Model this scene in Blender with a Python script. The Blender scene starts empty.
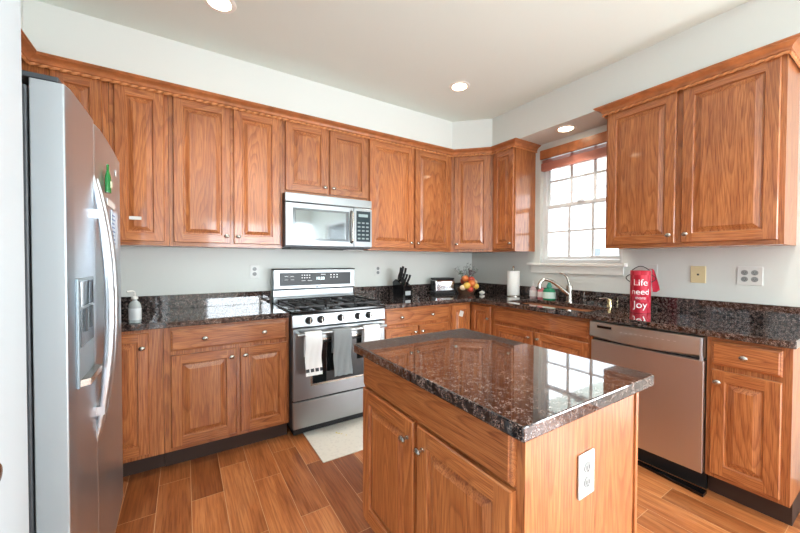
import bpy, math, random
from mathutils import Vector, Matrix
random.seed(7)
R = math.radians
sc = bpy.context.scene
col = sc.collection

# ------------------------------------------------------------------ camera
YAW, PITCH, ROLL = 0.5674, -0.0175, 0.003
CAM = Vector((-3.0212, -3.0771, 1.281))
cd = bpy.data.cameras.new('camera'); cam = bpy.data.objects.new('camera', cd); col.objects.link(cam)
cd.sensor_width = 36; cd.lens = 338.72 / 800 * 36; cd.clip_start = .02
fw = Vector((math.sin(YAW)*math.cos(PITCH), math.cos(YAW)*math.cos(PITCH), math.sin(PITCH)))
rt = Vector((math.cos(YAW), -math.sin(YAW), 0)); up = rt.cross(fw)
r2 = rt*math.cos(ROLL) + up*math.sin(ROLL); u2 = -rt*math.sin(ROLL) + up*math.cos(ROLL)
cam.matrix_world = Matrix(((r2.x, u2.x, -fw.x, CAM.x), (r2.y, u2.y, -fw.y, CAM.y), (r2.z, u2.z, -fw.z, CAM.z), (0, 0, 0, 1)))
sc.camera = cam

# ------------------------------------------------------------------ world, portals, added fill lights, exposure
w = bpy.data.worlds.new('world'); sc.world = w; w.use_nodes = True
bg = w.node_tree.nodes['Background']
bg.inputs[0].default_value = (0.82, 0.92, 1.0, 1); bg.inputs[1].default_value = 3.6
vs = sc.view_settings
vs.view_transform = 'Standard'; vs.look = 'None'; vs.gamma = 1; vs.use_curve_mapping = False
vs.exposure = 1.02
def portal_or_fill(loc, rot, sx, sy, power=0):  # with power: an added fill light; without: a sky portal
    l = bpy.data.lights.new('daylight_and_fill', 'AREA'); l.shape = 'RECTANGLE'; l.size = sx; l.size_y = sy
    l.cycles.is_portal = power == 0
    if power: l.energy = power; l.color = (.88, .95, 1.0)
    o = bpy.data.objects.new('daylight_and_fill', l); o.location = loc; o.rotation_euler = rot; col.objects.link(o)
portal_or_fill((.15, -1.34, 1.82), (0, R(90), 0), 1.12, .77)            # kitchen window (light travels to -x)
portal_or_fill((.13, -4.8, 1.12), (0, R(112), 0), 2.10, 2.24, 190)         # added fill light at the patio door, tilted up at the ceiling
portal_or_fill((-1.2, -7.19, 1.5), (R(112), 0, 0), 2.6, 1.58, 78)       # added fill light at the rear window, also tilted up
def spot(loc, power, size=1.9):
    l = bpy.data.lights.new('downlight', 'SPOT'); l.energy = power; l.spot_size = size; l.spot_blend = .9
    l.color = (1, .93, .84); l.shadow_soft_size = .05
    o = bpy.data.objects.new('downlight', l); o.location = loc; col.objects.link(o)
LAMPS = [(-2.842, -.88, 2.74), (-1.062, -.923, 2.74), (-.20, -1.34, 2.44), (-1.06, -2.9, 2.74), (-2.84, -2.9, 2.74), (-1.06, -4.9, 2.74), (-2.6, -4.9, 2.74)]
for q in LAMPS: spot((q[0], q[1], q[2]-.03), 26 if q[2] > 2.5 else 10)

# ------------------------------------------------------------------ materials
MATS = {}
def mat(name, rgb, rough=.5, metal=0, coat=0, **kw):
    if name in MATS: return MATS[name]
    m = bpy.data.materials.new(name); m.use_nodes = True
    b = m.node_tree.nodes['Principled BSDF']
    c = tuple(((v/255)/12.92 if v/255 <= .04045 else ((v/255+.055)/1.055)**2.4) for v in rgb)
    b.inputs['Base Color'].default_value = (*c, 1); b.inputs['Roughness'].default_value = rough
    b.inputs['Metallic'].default_value = metal; b.inputs['Coat Weight'].default_value = coat
    for k, v in kw.items(): b.inputs[k.replace('_', ' ')].default_value = v
    MATS[name] = m
    return m
def lin(rgb): return tuple(((v/255)/12.92 if v/255 <= .04045 else ((v/255+.055)/1.055)**2.4) for v in rgb) + (1,)
def nd(m, t, **props):
    n = m.node_tree.nodes.new(t)
    for k, v in props.items(): setattr(n, k, v)
    return n
def lk(m, a, b): m.node_tree.links.new(a, b)
def ramp(m, stops, src):
    r = nd(m, 'ShaderNodeValToRGB'); e = r.color_ramp.elements
    while len(e) < len(stops): e.new(.5)
    for i, (p, c) in enumerate(stops): e[i].position = p; e[i].color = lin(c)
    lk(m, src, r.inputs[0]); return r.outputs[0]
def mixc(m, fac, a, b, mode='MIX'):
    n = nd(m, 'ShaderNodeMix', data_type='RGBA', blend_type=mode)
    for s, v in ((n.inputs[0], fac), (n.inputs[6], a), (n.inputs[7], b)):
        if isinstance(v, (int, float, tuple)): s.default_value = v
        else: lk(m, v, s)
    return n.outputs[2]
def bump(m, src, strength, dist=.002):
    b = nd(m, 'ShaderNodeBump'); b.inputs['Strength'].default_value = strength; b.inputs['Distance'].default_value = dist
    lk(m, src, b.inputs['Height']); lk(m, b.outputs[0], m.node_tree.nodes['Principled BSDF'].inputs['Normal'])

def oak(name, axis, light=(210, 142, 84), mid=(184, 112, 62), dark=(134, 76, 42), rough=.38):
    m = mat(name, mid, rough, coat=.6, Coat_Roughness=.07)
    tc = nd(m, 'ShaderNodeTexCoord'); oi = nd(m, 'ShaderNodeObjectInfo')
    cmb = nd(m, 'ShaderNodeCombineXYZ')
    for i, (a, b_) in enumerate(((9, 0), (17, 0), (23, 0))):
        mu = nd(m, 'ShaderNodeMath', operation='MULTIPLY_ADD'); mu.inputs[1].default_value = a; mu.inputs[2].default_value = b_
        if i == 2:
            fr = nd(m, 'ShaderNodeMath', operation='FRACT'); m7 = nd(m, 'ShaderNodeMath', operation='MULTIPLY'); m7.inputs[1].default_value = 7.31
            lk(m, oi.outputs['Random'], m7.inputs[0]); lk(m, m7.outputs[0], fr.inputs[0]); lk(m, fr.outputs[0], mu.inputs[0])
        else: lk(m, oi.outputs['Random'], mu.inputs[0])
        lk(m, mu.outputs[0], cmb.inputs[i])
    ad = nd(m, 'ShaderNodeVectorMath', operation='ADD'); lk(m, tc.outputs['Object'], ad.inputs[0]); lk(m, cmb.outputs[0], ad.inputs[1])
    def mapped(sc_):
        mp = nd(m, 'ShaderNodeVectorMath', operation='MULTIPLY'); lk(m, ad.outputs[0], mp.inputs[0])
        mp.inputs[1].default_value = sc_; return mp.outputs[0]
    st = (7, 7, .75) if axis == 'z' else (.75, 7, 7)
    wv = nd(m, 'ShaderNodeTexNoise'); wv.inputs['Scale'].default_value = 1; wv.inputs['Detail'].default_value = 1.2; wv.inputs['Roughness'].default_value = .35
    lk(m, mapped(st), wv.inputs['Vector'])
    wm = nd(m, 'ShaderNodeMath', operation='MULTIPLY'); wm.inputs[1].default_value = 22; lk(m, wv.outputs['Fac'], wm.inputs[0])
    wf = nd(m, 'ShaderNodeMath', operation='FRACT'); lk(m, wm.outputs[0], wf.inputs[0])
    st2 = (420, 420, 9) if axis == 'z' else (9, 420, 420)
    no = nd(m, 'ShaderNodeTexNoise'); no.inputs['Scale'].default_value = 1; no.inputs['Detail'].default_value = 2; lk(m, mapped(st2), no.inputs['Vector'])
    st3 = (14, 14, 1.2) if axis == 'z' else (1.2, 14, 14)
    n3 = nd(m, 'ShaderNodeTexNoise'); n3.inputs['Scale'].default_value = 1; n3.inputs['Detail'].default_value = 2; lk(m, mapped(st3), n3.inputs['Vector'])
    base = ramp(m, [(0, dark), (.2, mid), (.6, light), (.88, light), (1, dark)], wf.outputs[0])
    base = mixc(m, .58, base, lin(mid))
    pore = ramp(m, [(.38, (176, 146, 126)), (.52, (255, 255, 255))], no.outputs['Fac'])
    c = mixc(m, .75, base, pore, 'MULTIPLY')
    tone = ramp(m, [(.3, (226, 215, 208)), (.7, (255, 255, 255))], n3.outputs['Fac'])
    c = mixc(m, 1.0, c, tone, 'MULTIPLY')
    hv = nd(m, 'ShaderNodeHueSaturation'); mr = nd(m, 'ShaderNodeMapRange')
    mr.inputs['To Min'].default_value = .9; mr.inputs['To Max'].default_value = 1.1
    lk(m, oi.outputs['Random'], mr.inputs[0]); lk(m, mr.outputs[0], hv.inputs['Value']); lk(m, c, hv.inputs['Color'])
    lk(m, hv.outputs[0], m.node_tree.nodes['Principled BSDF'].inputs['Base Color'])
    bump(m, no.outputs['Fac'], .12, .001)
    return m
OV = oak('oak_vertical', 'z'); OH = oak('oak_horizontal', 'x'); OAK = [OV, OH]

def granite():
    m = mat('granite', (45, 40, 42), .05, coat=1, Coat_Roughness=.02)
    tc = nd(m, 'ShaderNodeTexCoord')
    v = nd(m, 'ShaderNodeTexVoronoi'); v.inputs['Scale'].default_value = 380; lk(m, tc.outputs['Object'], v.inputs['Vector'])
    sp = nd(m, 'ShaderNodeSeparateColor'); lk(m, v.outputs['Color'], sp.inputs[0])
    c = ramp(m, [(0, (20, 18, 20)), (.4, (38, 32, 33)), (.6, (92, 76, 70)), (.78, (124, 104, 96)), (.93, (140, 126, 120)), (1, (158, 150, 146))], sp.outputs[0])
    n = nd(m, 'ShaderNodeTexNoise'); n.inputs['Scale'].default_value = 55; n.inputs['Detail'].default_value = 3; lk(m, tc.outputs['Object'], n.inputs['Vector'])
    f = ramp(m, [(.42, (0, 0, 0)), (.6, (255, 255, 255))], n.outputs['Fac'])
    c = mixc(m, f, c, lin((30, 25, 26)))
    lk(m, c, m.node_tree.nodes['Principled BSDF'].inputs['Base Color'])
    return m
GR = granite()

def floor_mat():
    m = mat('plank_floor', (180, 120, 75), .34)
    tc = nd(m, 'ShaderNodeTexCoord'); mp = nd(m, 'ShaderNodeMapping'); mp.inputs['Rotation'].default_value = (0, 0, R(90))
    mp.inputs['Location'].default_value = (.33, .09, 0)
    lk(m, tc.outputs['Object'], mp.inputs[0])
    b = nd(m, 'ShaderNodeTexBrick', offset=.37, offset_frequency=2)
    b.inputs['Color1'].default_value = (0, 0, 0, 1); b.inputs['Color2'].default_value = (1, 1, 1, 1); b.inputs['Mortar'].default_value = (.5, .5, .5, 1)
    b.inputs['Scale'].default_value = 1; b.inputs['Brick Width'].default_value = .66; b.inputs['Row Height'].default_value = .153
    b.inputs['Mortar Size'].default_value = .0014; b.inputs['Mortar Smooth'].default_value = .2; b.inputs['Bias'].default_value = 0
    lk(m, mp.outputs[0], b.inputs['Vector'])
    cm = nd(m, 'ShaderNodeCombineXYZ'); mu = nd(m, 'ShaderNodeMath', operation='MULTIPLY'); mu.inputs[1].default_value = 37
    sp = nd(m, 'ShaderNodeSeparateColor'); lk(m, b.outputs['Color'], sp.inputs[0]); lk(m, sp.outputs[0], mu.inputs[0]); lk(m, mu.outputs[0], cm.inputs[2])
    ad = nd(m, 'ShaderNodeVectorMath', operation='ADD'); lk(m, tc.outputs['Object'], ad.inputs[0]); lk(m, cm.outputs[0], ad.inputs[1])
    def nz(s, d):
        q = nd(m, 'ShaderNodeVectorMath', operation='MULTIPLY'); q.inputs[1].default_value = s; lk(m, ad.outputs[0], q.inputs[0])
        n = nd(m, 'ShaderNodeTexNoise'); n.inputs['Scale'].default_value = 1; n.inputs['Detail'].default_value = d; n.inputs['Distortion'].default_value = .6
        lk(m, q.outputs[0], n.inputs['Vector']); return n.outputs['Fac']
    a = ramp(m, [(.25, (156, 92, 52)), (.5, (194, 124, 74)), (.75, (216, 152, 100))], nz((13, 1.5, 1), 4))
    tone = ramp(m, [(0, (188, 172, 160)), (.5, (232, 222, 212)), (1, (255, 250, 244))], sp.outputs[0])
    c = mixc(m, 1.0, a, tone, 'MULTIPLY')
    g = ramp(m, [(.35, (196, 180, 168)), (.6, (255, 255, 255))], nz((120, 5, 1), 2))
    c = mixc(m, .7, c, g, 'MULTIPLY')
    c = mixc(m, b.outputs['Fac'], c, lin((200, 156, 116)))
    lk(m, c, m.node_tree.nodes['Principled BSDF'].inputs['Base Color'])
    return m
def oak_plain(name, rgb=(182, 112, 66)):
    m = mat(name, rgb, .36, coat=.35, Coat_Roughness=.16); tc = nd(m, 'ShaderNodeTexCoord'); n = nd(m, 'ShaderNodeTexNoise'); n.inputs['Scale'].default_value = 14; n.inputs['Detail'].default_value = 5
    lk(m, tc.outputs['Object'], n.inputs['Vector'])
    lk(m, ramp(m, [(.3, tuple(c*.84 for c in rgb)), (.7, tuple(min(255, c*1.07) for c in rgb))], n.outputs['Fac']), m.node_tree.nodes['Principled BSDF'].inputs['Base Color']); return m
OPL = oak_plain('oak_moulding')
def paint(name, rgb, rough=.6, scale=260, st=.06):
    m = mat(name, rgb, rough); tc = nd(m, 'ShaderNodeTexCoord'); n = nd(m, 'ShaderNodeTexNoise'); n.inputs['Scale'].default_value = scale
    lk(m, tc.outputs['Object'], n.inputs['Vector']); bump(m, n.outputs['Fac'], st, .001); return m
def steel(name, rgb=(158, 162, 164), rough=.32, axis='x'):
    m = mat(name, rgb, rough, 1); tc = nd(m, 'ShaderNodeTexCoord'); q = nd(m, 'ShaderNodeVectorMath', operation='MULTIPLY')
    q.inputs[1].default_value = (3, 3, 900) if axis == 'x' else (900, 900, 3)
    lk(m, tc.outputs['Object'], q.inputs[0]); n = nd(m, 'ShaderNodeTexNoise'); n.inputs['Scale'].default_value = 1; lk(m, q.outputs[0], n.inputs['Vector'])
    bump(m, n.outputs['Fac'], .012, .0005)
    r = nd(m, 'ShaderNodeMapRange'); r.inputs['To Min'].default_value = rough-.05; r.inputs['To Max'].default_value = rough+.07
    lk(m, n.outputs['Fac'], r.inputs[0]); lk(m, r.outputs[0], m.node_tree.nodes['Principled BSDF'].inputs['Roughness']); return m
def cloth(name, rgb, scale=500):
    m = mat(name, rgb, .9); tc = nd(m, 'ShaderNodeTexCoord'); n = nd(m, 'ShaderNodeTexNoise'); n.inputs['Scale'].default_value = scale
    lk(m, tc.outputs['Object'], n.inputs['Vector']); bump(m, n.outputs['Fac'], .4, .001); return m
def glow(name, rgb, s):
    m = mat(name, rgb, .5); b = m.node_tree.nodes['Principled BSDF']
    b.inputs['Emission Color'].default_value = lin(rgb); b.inputs['Emission Strength'].default_value = s; return m
def pane_mat():
    m = bpy.data.materials.new('window_glass'); m.use_nodes = True; nt = m.node_tree; nt.nodes.clear()
    o = nt.nodes.new('ShaderNodeOutputMaterial'); mx = nt.nodes.new('ShaderNodeMixShader'); t = nt.nodes.new('ShaderNodeBsdfTransparent')
    g = nt.nodes.new('ShaderNodeBsdfGlossy'); g.inputs['Roughness'].default_value = .01; f = nt.nodes.new('ShaderNodeFresnel'); f.inputs[0].default_value = 1.45
    nt.links.new(f.outputs[0], mx.inputs[0]); nt.links.new(t.outputs[0], mx.inputs[1]); nt.links.new(g.outputs[0], mx.inputs[2]); nt.links.new(mx.outputs[0], o.inputs[0])
    return m
WALL = paint('wall_paint', (216, 219, 214)); CEIL = paint('ceiling_paint', (226, 234, 226), .8)
WHITE = mat('white_trim', (236, 236, 230), .35); VINYL = mat('white_vinyl', (228, 230, 230), .3)
DPT = mat('door_paint', (178, 185, 188), .5); PANE = pane_mat(); FLOOR = floor_mat()
SS = steel('stainless'); SSV = steel('stainless_vertical', (196, 204, 212), .36, 'z'); SSD = mat('stainless_door', (204, 198, 194), .4, 1)
CHROME = mat('chrome', (215, 215, 218), .12, 1); NICKEL = mat('brushed_nickel', (182, 176, 166), .25, 1)
BLACK = mat('black_gloss', (14, 14, 16), .12); BLKM = mat('black_matte', (22, 22, 23), .55); IRON = mat('cast_iron', (30, 30, 31), .5)
DKGLASS = mat('dark_glass', (24, 28, 30), .04); GREY = mat('dark_grey_paint', (62, 66, 70), .45)
WPLAS = mat('white_plastic', (216, 217, 213), .3); BEIGE = mat('beige_plastic', (222, 205, 160), .35); MARK = mat('white_print', (235, 235, 235), .5)

# ------------------------------------------------------------------ mesh helper
class MB:
    def __init__(s): s.v = []; s.f = []; s.m = []
    def add(s, vs, fs, mi=0):
        o = len(s.v); s.v += [tuple(v) for v in vs]
        for f in fs: s.f.append(tuple(i+o for i in f)); s.m.append(mi)
        return s
    def box(s, x0, x1, y0, y1, z0, z1, mi=0):
        v = [(x, y, z) for z in (z0, z1) for y in (y0, y1) for x in (x0, x1)]
        return s.add(v, [(0, 2, 3, 1), (4, 5, 7, 6), (0, 1, 5, 4), (2, 6, 7, 3), (0, 4, 6, 2), (1, 3, 7, 5)], mi)
    def prism(s, poly, z0, z1, mi=0):          # poly counter-clockwise in plan
        n = len(poly); v = [(x, y, z0) for x, y in poly] + [(x, y, z1) for x, y in poly]
        f = [tuple(range(n-1, -1, -1)), tuple(range(n, 2*n))] + [(i, (i+1) % n, n+(i+1) % n, n+i) for i in range(n)]
        return s.add(v, f, mi)
    def lathe(s, prof, n=20, mi=0, M=None, sx=1, sy=1, caps=True):   # prof [(r,z)], axis z, closed at both ends
        v = []; f = []
        for r, z in prof:
            for k in range(n):
                a = 2*math.pi*k/n; v.append((r*sx*math.cos(a), r*sy*math.sin(a), z))
        for i in range(len(prof)-1):
            for k in range(n): f.append((i*n+k, i*n+(k+1) % n, (i+1)*n+(k+1) % n, (i+1)*n+k))
        if caps: f.append(tuple(range(n-1, -1, -1))); f.append(tuple((len(prof)-1)*n+k for k in range(n)))
        if M: v = [M @ Vector(q) for q in v]
        return s.add(v, f, mi)
    def tube(s, pts, r, n=10, mi=0, sx=1, ref=None):
        pts = [Vector(p) for p in pts]; rs = r if isinstance(r, (list, tuple)) else [r]*len(pts)
        v = []; f = []; prev = None
        for i, p in enumerate(pts):
            d = (pts[min(i+1, len(pts)-1)]-pts[max(i-1, 0)]).normalized()
            if prev is None:
                a = Vector(ref) if ref else (Vector((0, 0, 1)) if abs(d.z) < .9 else Vector((1, 0, 0)))
            else: a = prev
            a = (a-d*a.dot(d)).normalized(); prev = a; b = d.cross(a)
            for k in range(n):
                t = 2*math.pi*k/n; v.append(p+a*math.cos(t)*rs[i]*sx+b*math.sin(t)*rs[i])
        for i in range(len(pts)-1):
            for k in range(n): f.append((i*n+k, i*n+(k+1) % n, (i+1)*n+(k+1) % n, (i+1)*n+k))
        f.append(tuple(range(n-1, -1, -1))); f.append(tuple((len(pts)-1)*n+k for k in range(n)))
        return s.add(v, f, mi)
    def ball(s, c, r, n=14, mi=0, sz=1):
        pr = [(max(r*math.sin(math.pi*i/10), .0004), -r*sz*math.cos(math.pi*i/10)) for i in range(11)]
        return s.lathe(pr, n, mi, Matrix.Translation(c))
    def xf(s, M):
        s.v = [tuple(M @ Vector(q)) for q in s.v]; return s
    def build(s, name, mats, parent=None, loc=(0, 0, 0), rz=0, smooth=False, bevel=0, rot=None):
        me = bpy.data.meshes.new(name); me.from_pydata(s.v, [], s.f)
        for m in (mats if isinstance(mats, (list, tuple)) else [mats]): me.materials.append(m)
        for p, mi in zip(me.polygons, s.m): p.material_index = mi; p.use_smooth = smooth
        me.validate(); me.update()
        o = bpy.data.objects.new(name, me); col.objects.link(o)
        if parent: o.parent = parent
        o.location = loc; o.rotation_euler = rot or (0, 0, rz)
        if smooth:
            try: me.set_sharp_from_angle(angle=R(38))
            except Exception: pass
        if bevel:
            b = o.modifiers.new('bevel', 'BEVEL'); b.width = bevel; b.segments = 2; b.limit_method = 'ANGLE'; b.angle_limit = R(40)
        return o
def tag(o, label, cat, group=None):
    o['label'] = label; o['category'] = cat
    if group: o['group'] = group
    return o
def thing(name, label, cat, loc=(0, 0, 0), rz=0, group=None):
    o = bpy.data.objects.new(name, None); o.empty_display_size = .05; col.objects.link(o)
    o.location = loc; o.rotation_euler = (0, 0, rz); return tag(o, label, cat, group)
def struct(o): o['kind'] = 'structure'; return o
def dup(root, loc, rz, label, group=None):
    def cp(o, par):
        c = o.copy(); col.objects.link(c)
        if par: c.parent = par
        for ch in o.children: cp(ch, c)
        return c
    r = cp(root, None); r.location = loc; r.rotation_euler = (0, 0, rz); r['label'] = label
    if group: r['group'] = group
    return r
def text(name, body, size, m, parent, M, depth=.0004, wrap=None, italic=0):
    c = bpy.data.curves.new(name, 'FONT'); c.body = body; c.size = size; c.extrude = depth; c.align_x = 'CENTER'; c.align_y = 'CENTER'; c.shear = italic
    t = bpy.data.objects.new(name, c); col.objects.link(t); dg = bpy.context.evaluated_depsgraph_get()
    me = bpy.data.meshes.new_from_object(t.evaluated_get(dg)); bpy.data.objects.remove(t)
    for v in me.vertices:
        if wrap:
            a = v.co.x/wrap; v.co = Vector((wrap*math.sin(a), v.co.y, (wrap+v.co.z)*math.cos(a)-wrap)) 
        v.co = M @ v.co
    me.materials.clear(); me.materials.append(m)
    o = bpy.data.objects.new(name, me); col.objects.link(o); o.parent = parent; return o
FRONT = Matrix.Rotation(R(90), 4, 'X')     # text plane facing local -y

# ------------------------------------------------------------------ SETTING
X0, Y1, CZ = -4.10, -7.1, 2.745
struct(MB().box(X0-.2, 3.4, Y1-.1, .15, -.1, 0).build('floor', FLOOR))
struct(MB().box(X0-.2, 3.4, Y1-.1, .15, CZ, CZ+.1).build('ceiling', CEIL))
struct(MB().box(X0-.2, .15, 0, .15, 0, CZ).build('wall_back', WALL))
struct(MB().box(X0-.15, X0, -1.95, 0, 0, CZ).build('wall_left', WALL))
struct(MB().box(X0-.15, -3.33, Y1, -1.958, 0, CZ).build('wall_pantry', DPT))
WY0, WY1, WZ0, WZ1 = -.955, -1.72, 1.262, 2.38
b = MB()
b.box(0, .15, WY0, 0, 0, CZ).box(0, .15, -3.6, WY1, 0, CZ).box(0, .15, WY1, WY0, 0, WZ0).box(0, .15, WY1, WY0, WZ1, CZ)
b.box(0, .15, -6.0, -3.6, 2.2, CZ).box(0, .15, Y1, -6.0, 0, CZ)
struct(b.build('wall_right', WALL))
b = MB(); b.box(X0, -2.6, Y1-.1, Y1, 0, CZ).box(.2, .15, Y1-.1, Y1, 0, CZ).box(-2.6, .15, Y1-.1, Y1, 0, .65).box(-2.6, .15, Y1-.1, Y1, 2.35, CZ)
struct(b.build('wall_rear', WALL))
# soffit over the cabinets
SF = .335
poly = [(X0, 0), (X0, -1.95), (-3.768, -1.95), (-3.768, -SF), (-.612-.012, -SF), (-SF, -.612-.012), (-SF, -3.0), (0, -3.0), (0, 0)]
struct(MB().prism(poly, 2.44, CZ).build('wall_soffit', WALL))
# kitchen window
W = struct(MB().box(.045, .11, WY0-.036, WY0, WZ0, WZ1).box(.045, .11, WY1, WY1+.036, WZ0, WZ1).box(.045, .11, WY1+.036, WY0-.036, WZ0, WZ0+.035)
     .box(.045, .11, WY1+.036, WY0-.036, WZ1-.036, WZ1).build('window_1', VINYL, bevel=.002))
a0, a1 = WY0-.037, WY1+.037
def sash(x, z0, z1, nm):
    s = MB().box(x, x+.028, a0-.016, a0, z0, z1).box(x, x+.028, a1, a1+.016, z0, z1).box(x, x+.028, a1+.016, a0-.016, z0, z0+.03).box(x, x+.028, a1+.016, a0-.016, z1-.03, z1).build(nm, VINYL, W, bevel=.002)
    g = MB().box(x+.012, x+.015, a1+.016, a0-.016, z0+.03, z1-.03).build('pane', PANE, s)
    for k in (1, 2):
        y = a0-.016+(a1-a0+.032)*k/3; MB().box(x+.004, x+.022, y-.011, y+.011, z0+.03, z1-.03).build('muntin', VINYL, s)
    zz = (z0+z1)/2; MB().box(x+.005, x+.021, a1+.016, a0-.016, zz-.01, zz+.01).build('muntin', VINYL, s)
    return s
sash(.078, 1.80, WZ1-.037, 'upper_sash'); sash(.048, WZ0+.036, 1.835, 'lower_sash')
MB().box(.036, .05, -1.37, -1.31, 1.836, 1.85).build('sash_lock', VINYL, W)
struct(MB().box(-.055, .044, -1.76, -.84, 1.236, WZ0).build('window_sill', WHITE, W, bevel=.004))
MB().box(-.02, -.001, -1.735, -.865, 1.165, 1.235).build('window_apron', WHITE, W, bevel=.003)
# patio door (behind the camera, right) and rear window
D = struct(MB().box(.04, .1, -3.66, -3.6, .0, 2.2).box(.04, .1, -6.0, -5.94, 0, 2.2).box(.04, .1, -5.94, -3.66, 2.14, 2.2).box(.04, .1, -5.94, -3.66, 0, .06)
     .box(.04, .1, -4.84, -4.76, .06, 2.14).build('door_2', VINYL))
MB().box(.068, .073, -5.94, -3.66, .06, 2.14).build('pane', PANE, D)
W2 = struct(MB().box(-2.6, .15, Y1-.08, Y1-.02, .65, .71).box(-2.6, .15, Y1-.08, Y1-.02, 2.29, 2.35).box(-2.6, -2.54, Y1-.08, Y1-.02, .71, 2.29).box(-1.25, -1.17, Y1-.08, Y1-.02, .71, 2.29)
     .box(.09, .15, Y1-.08, Y1-.02, .71, 2.29).build('window_2', VINYL))
MB().box(-2.54, .09, Y1-.05, Y1-.045, .71, 2.29).build('pane', PANE, W2)
# white door on the near left wall
D1 = struct(MB().box(-3.3295, -3.322, -2.95, -2.02, .01, 2.1).build('door_1', DPT, bevel=.002))
kb = MB().lathe([(.024, 0), (.024, .004), (.009, .008), (.009, .03), (.02, .036), (.027, .048), (.025, .06), (.014, .068), (.001, .07)], 20, 0, Matrix.Translation((-3.3215, -2.345, .965)) @ Matrix.Rotation(R(90), 4, 'Y'))
kb.build('door_handle', NICKEL, D1, smooth=True)
# outside
nb = thing('neighbour_house', 'pale house seen faintly through the kitchen window', 'house', (12, 4, -1))
MB().box(0, 7, -12, 14, 0, 5.5).build('wall', mat('pale_siding', (236, 238, 238), .8), nb)
hp = MB(); hp.v = [(-.4, -12.5, 5.4), (7.4, -12.5, 5.4), (3.5, -12.5, 7.6), (-.4, 14.5, 5.4), (7.4, 14.5, 5.4), (3.5, 14.5, 7.6)]; hp.f = [(0, 2, 1), (3, 4, 5), (0, 1, 4, 3), (1, 2, 5, 4), (0, 3, 5, 2)]; hp.m = [0]*5
hp.build('roof', mat('pale_shingle', (170, 170, 172), .9), nb)
for hy, ww in ((.72, .5), (5.0, .4), (-4.2, .5)):
    f_ = MB().box(-.03, -.001, hy-ww/2, hy+ww/2, 2.35, 2.9).build('window', VINYL, nb)
    MB().box(-.034, -.0305, hy-ww/2+.06, hy+ww/2-.06, 2.40, 2.85).build('pane', mat('far_glass', (112, 116, 120), .9), f_)
struct(MB().box(.6, 60, -50, 60, -1.2, -1.0).build('ground', mat('pale_bounce_ground', (190, 190, 184), .9)))  # ground made pale to throw light up to the ceiling

# ------------------------------------------------------------------ crown moulding
def sweep(prof, path, mi=0):
    """prof [(out, z)] loop; path plan points; out = to the right of travel"""
    mb = MB(); n = len(path); m = len(prof); P = [Vector(p) for p in path]
    for i in range(n):
        dirs = []
        if i > 0: dirs.append((P[i]-P[i-1]).normalized())
        if i < n-1: dirs.append((P[i+1]-P[i]).normalized())
        ns = [Vector((d.y, -d.x)) for d in dirs]
        if len(ns) == 2:
            q = (ns[0]+ns[1]).normalized(); q = q/q.dot(ns[0])
        else: q = ns[0]
        for o_, z in prof: mb.v.append((P[i].x+q.x*o_, P[i].y+q.y*o_, z))
    for i in range(n-1):
        for k in range(m): mb.f.append((i*m+k, i*m+(k+1) % m, (i+1)*m+(k+1) % m, (i+1)*m+k)); mb.m.append(mi)
    mb.f.append(tuple(range(m))); mb.m.append(mi); mb.f.append(tuple(range(n*m-1, (n-1)*m-1, -1))); mb.m.append(mi)
    return mb
CP = [(.0, 2.390), (.012, 2.390), (.012, 2.392), (.018, 2.396), (.018, 2.402), (.022, 2.410), (.031, 2.418), (.043, 2.424), (.052, 2.427), (.052, 2.431), (.06, 2.434), (.06, 2.4395), (0, 2.4395)]
def rope(path, off, z, r=.009):
    P = [Vector(p) for p in path]; pts = []
    Q = []
    for i in range(len(P)):
        ds = ([(P[i]-P[i-1]).normalized()] if i else []) + ([(P[i+1]-P[i]).normalized()] if i < len(P)-1 else [])
        ns = [Vector((d.y, -d.x)) for d in ds]; q = (ns[0]+ns[-1]).normalized(); q = q/q.dot(ns[0]); Q.append(P[i]+q*off)
    mb = MB()
    for a, c in zip(Q[:-1], Q[1:]):
        L = (c-a).length; n = max(2, int(L/.0065)); d = (c-a)/L; nr = Vector((d.y, -d.x)); v = []; f = []
        for i in range(n+1):
            s = L*i/n; ph = s/.09*2*math.pi
            for k in range(6):
                t = 2*math.pi*k/6+ph*.67; rr = r*(1.0 if k % 2 == 0 else .4)
                v.append((a.x+d.x*s+nr.x*rr*math.cos(t), a.y+d.y*s+nr.y*rr*math.cos(t), z+rr*math.sin(t)))
        for i in range(n):
            for k in range(6): f.append((i*6+k, i*6+(k+1) % 6, (i+1)*6+(k+1) % 6, (i+1)*6+k))
        mb.add(v, f)
    return mb
def crown(path, label):
    o = sweep(CP, path).build('crown_moulding', OPL); tag(o, label, 'moulding', 'oak crown mouldings')
    rope(path, .0125, 2.381).build('rope_bead', mat('oak_rope', (204, 136, 84), .4), o)
FD = .3275      # plan distance of door fronts from the wall
g = .415*(FD-.306)
crown([(-3.762, -1.94), (-3.762, -FD), (-.612-g, -FD), (-FD, -.612-g), (-FD, -.899), (-.002, -.899)], 'long oak crown moulding turning the corner above the cabinets left of the window')
crown([(-.002, -1.733), (-FD, -1.733), (-FD, -2.652), (-.002, -2.652)], 'short oak crown moulding above the cabinet right of the window')

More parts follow.
